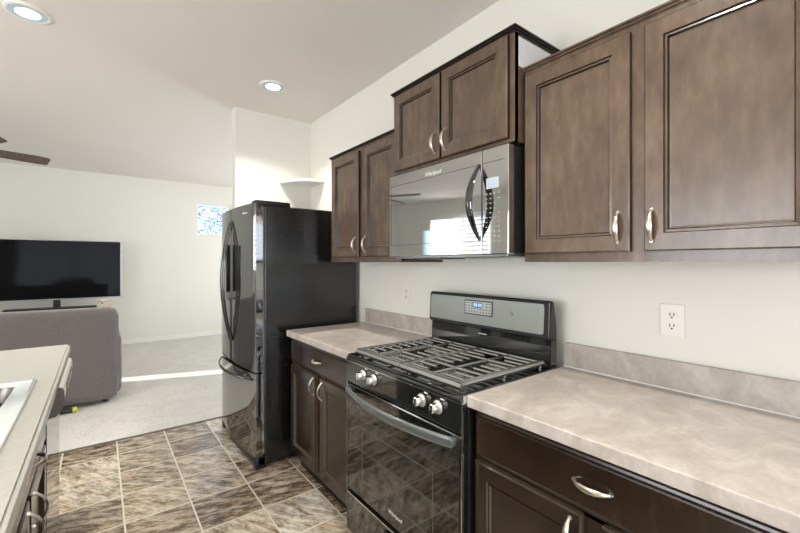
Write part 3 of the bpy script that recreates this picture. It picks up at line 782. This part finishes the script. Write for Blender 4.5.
    bm = bmesh.new(); prism(bm, [(-1.7315, y0-.002, .889), (-1.735, y0-.002, .868), (-1.789, y0-.002, .868), (-1.789, y0-.002, .782), (-1.765, y0-.002, .776), (-1.739, y0-.002, .780), (-1.720, y0-.002, .804), (-1.7135, y0-.002, .84), (-1.7145, y0-.002, .872), (-1.720, y0-.002, .886)][::-1], (0, .003, 0)); obj('end_cap', bm, M['dwcap'], cpn)
    bm = bmesh.new(); box(bm, -1.7165, -1.7140, y0+.15, y1-.12, .822, .866); obj('display', bm, M['black'], cpn)
    for k in range(5): obj('button', B(-1.7142, -1.7132, y0+.19+k*.06, y0+.21+k*.06, .838, .848), M['logo'], cpn)
M['dw'] = simple('dishwasher_steel', (0.66, 0.67, 0.62), 0.3, 0.5)
M['dwcap'] = simple('dishwasher_end_cap', (0.11, 0.095, 0.075), 0.3, 0.4)
peninsula()

# ------------------------------------------------------------------ sofa
def soft_box(x0, x1, y0, y1, z0, z1, bev, seed=0, amp=.008, cuts=5):
    bm = bmesh.new(); box(bm, x0, x1, y0, y1, z0, z1, bev=bev, seg=4)
    bmesh.ops.triangulate(bm, faces=[f for f in bm.faces if len(f.verts) > 4])
    bmesh.ops.subdivide_edges(bm, edges=[e for e in bm.edges if e.calc_length() > .12], cuts=cuts, use_grid_fill=True)
    for v in bm.verts:
        n = noise.noise_vector(v.co*3.1+Vector((seed*7.3, 0, 0))); v.co += n*amp
    return bm
def sofa():
    t = thing('sofa', 'grey-brown upholstered sofa seen from behind on the carpet', 'sofa', (-2.5, 5.1, 0))
    x0, x1 = -3.7, -1.462
    obj('back', soft_box(x0, x1, 4.645, 4.93, .050, .922, .075, 1, .009), M['sofa'], t, smooth=True)
    obj('seat_base', soft_box(x0+.02, x1-.02, 4.86, 5.42, .07, .30, .03, 2, .004), M['sofa'], t, smooth=True)
    for i, (a, b) in enumerate(((x0+.22, -2.60), (-2.58, x1-.20))):
        obj('seat_cushion', soft_box(a, b, 4.90, 5.45, .28, .47, .05, 3+i, .008), M['sofa'], t, smooth=True)
        obj('back_cushion', soft_box(a, b, 4.88, 5.10, .45, .86, .07, 6+i, .01), M['sofa'], t, smooth=True)
    for i, (a, b) in enumerate(((x0, x0+.22), (x1-.20, x1+.03))):
        obj('armrest', soft_box(a, b, 4.74, 5.46, .06, .66, .07, 9+i, .006), M['sofa'], t, smooth=True)
    bm = bmesh.new(); sweep(bm, [(x1-.02, 4.640, .09), (x1-.004, 4.642, .40), (x1-.006, 4.645, .86)], (.005, .005), 8, up=(0, 1, 0)); obj('piping', bm, M['sofa'], t, smooth=True)
    for x in (x0+.1, x1-.10):
        for y in (4.80, 5.35):
            bm = bmesh.new(); cyl(bm, (x, y, .004), (x, y, .08), .022, .03, 12); obj('foot', bm, M['black'], t)
sofa()
t = thing('hand_tool', 'small black tool with a yellow-green tip under the sofa corner', 'tool', (-1.83, 4.66, 0))
bm = bmesh.new(); sweep(bm, [(-1.92, 4.60, .030), (-1.85, 4.60, .030), (-1.80, 4.60, .028)], (.022, .022), 10); obj('body', bm, M['black'], t, smooth=True)
bm = bmesh.new(); sweep(bm, [(-1.80, 4.60, .030), (-1.77, 4.60, .030)], (.024, .024), 10); obj('tip', bm, M['yellow'], t, smooth=True)

# ------------------------------------------------------------------ tv, console, tissue box
def tv():
    c = thing('media_console', 'low white media console under the television, behind the sofa', 'console', (-2.1, 7.5, 0))
    obj('top', B(-3.0, -1.44, 7.28, 7.75, .665, .69, bev=.003), M['trim'], c)
    obj('body', B(-2.98, -1.46, 7.30, 7.74, .06, .665), M['trim'], c)
    for i in range(3): obj('door', B(-2.96+i*.50, -2.48+i*.50, 7.285, 7.30, .09, .65, bev=.003), M['trim'], c)
    for x in (-2.94, -1.50):
        for y in (7.34, 7.70): obj('leg', B(x-.02, x+.02, y-.02, y+.02, .004, .06), M['trim'], c)
    t = thing('television', 'large black flat-screen television on a bar stand behind the sofa', 'television', (-2.13, 7.5, .69))
    x0, x1, z0, z1 = -2.93, -1.338, .822, 1.688
    bm = bmesh.new(); box(bm, x0, x1, 7.485, 7.525, z0, z1, bev=.004); obj('frame', bm, M['bezel'], t)
    obj('screen', B(x0+.012, x1-.012, 7.483, 7.487, z0+.016, z1-.012), M['screen'], t)
    obj('back_housing', B(x0+.3, x1-.3, 7.52, 7.56, z0+.08, z1-.3, bev=.01), M['black'], t)
    obj('neck', B(-2.135, -2.055, 7.50, 7.53, .70, .84), M['black'], t)
    obj('stand', B(-2.64, -1.64, 7.40, 7.60, .691, .712, bev=.003), M['black'], t)
    b = thing('tissue_box', 'small floral tissue box beside the television stand', 'box', (-1.54, 7.45, .69))
    obj('carton', B(-1.63, -1.47, 7.38, 7.52, .691, .775, bev=.004), M['floral'], b)
    bm = bmesh.new(); prism(bm, [(-1.585, 7.44, .775), (-1.515, 7.44, .775), (-1.50, 7.43, .812), (-1.54, 7.45, .800), (-1.59, 7.44, .818)], (0, .015, 0)); obj('tissue', bm, M['logo'], b)
M['bezel'] = simple('silver_bezel', (0.5, 0.5, 0.48), 0.3, 0.6)
tv()

# ------------------------------------------------------------------ ceiling fan
def fan():
    tip = Vector((-2.03, 5.55, 2.42)); dirv = Vector((-1, -.36, 0)).normalized()
    hub = tip+dirv*.76; ang0 = math.atan2(-dirv.y, -dirv.x)
    hub.z = 2.42
    t = thing('ceiling_fan', 'dark-bladed ceiling fan over the living room, cut by the left edge', 'ceiling fan', tuple(hub))
    bm = bmesh.new(); lathe(bm, hub, [(.03, .08), (.10, .06), (.115, .0), (.10, -.05), (.05, -.08), (.01, -.085)], 28); obj('motor', bm, M['fan_metal'], t, smooth=True)
    bm = bmesh.new(); cyl(bm, hub+Vector((0, 0, .06)), (hub.x, hub.y, CZ-.04), .012, n=12); lathe(bm, (hub.x, hub.y, CZ), [(.065, 0), (.06, -.03), (.02, -.055)], 24); obj('downrod', bm, M['fan_metal'], t, smooth=True)
    for k in range(5):
        a = ang0+k*2*PI/5; R = Matrix.Rotation(a, 3, 'Z'); bm = bmesh.new()
        pl = [(.16, -.045), (.22, -.055), (.65, -.068), (.745, -.060), (.76, -.045), (.76, .050), (.745, .062), (.65, .068), (.22, .055), (.16, .045)]
        prism(bm, [Vector((p[0], p[1], -p[1]*.38)) for p in pl], (0, 0, .008))
        for v in bm.verts: v.co = hub+R @ v.co
        bl = obj('blade', bm, M['fan'], t)
        bm = bmesh.new(); box(bm, .09, .22, -.02, .02, -.008, .0)
        for v in bm.verts: v.co = hub+R @ v.co
        obj('blade_arm', bm, M['fan_metal'], bl)
fan()
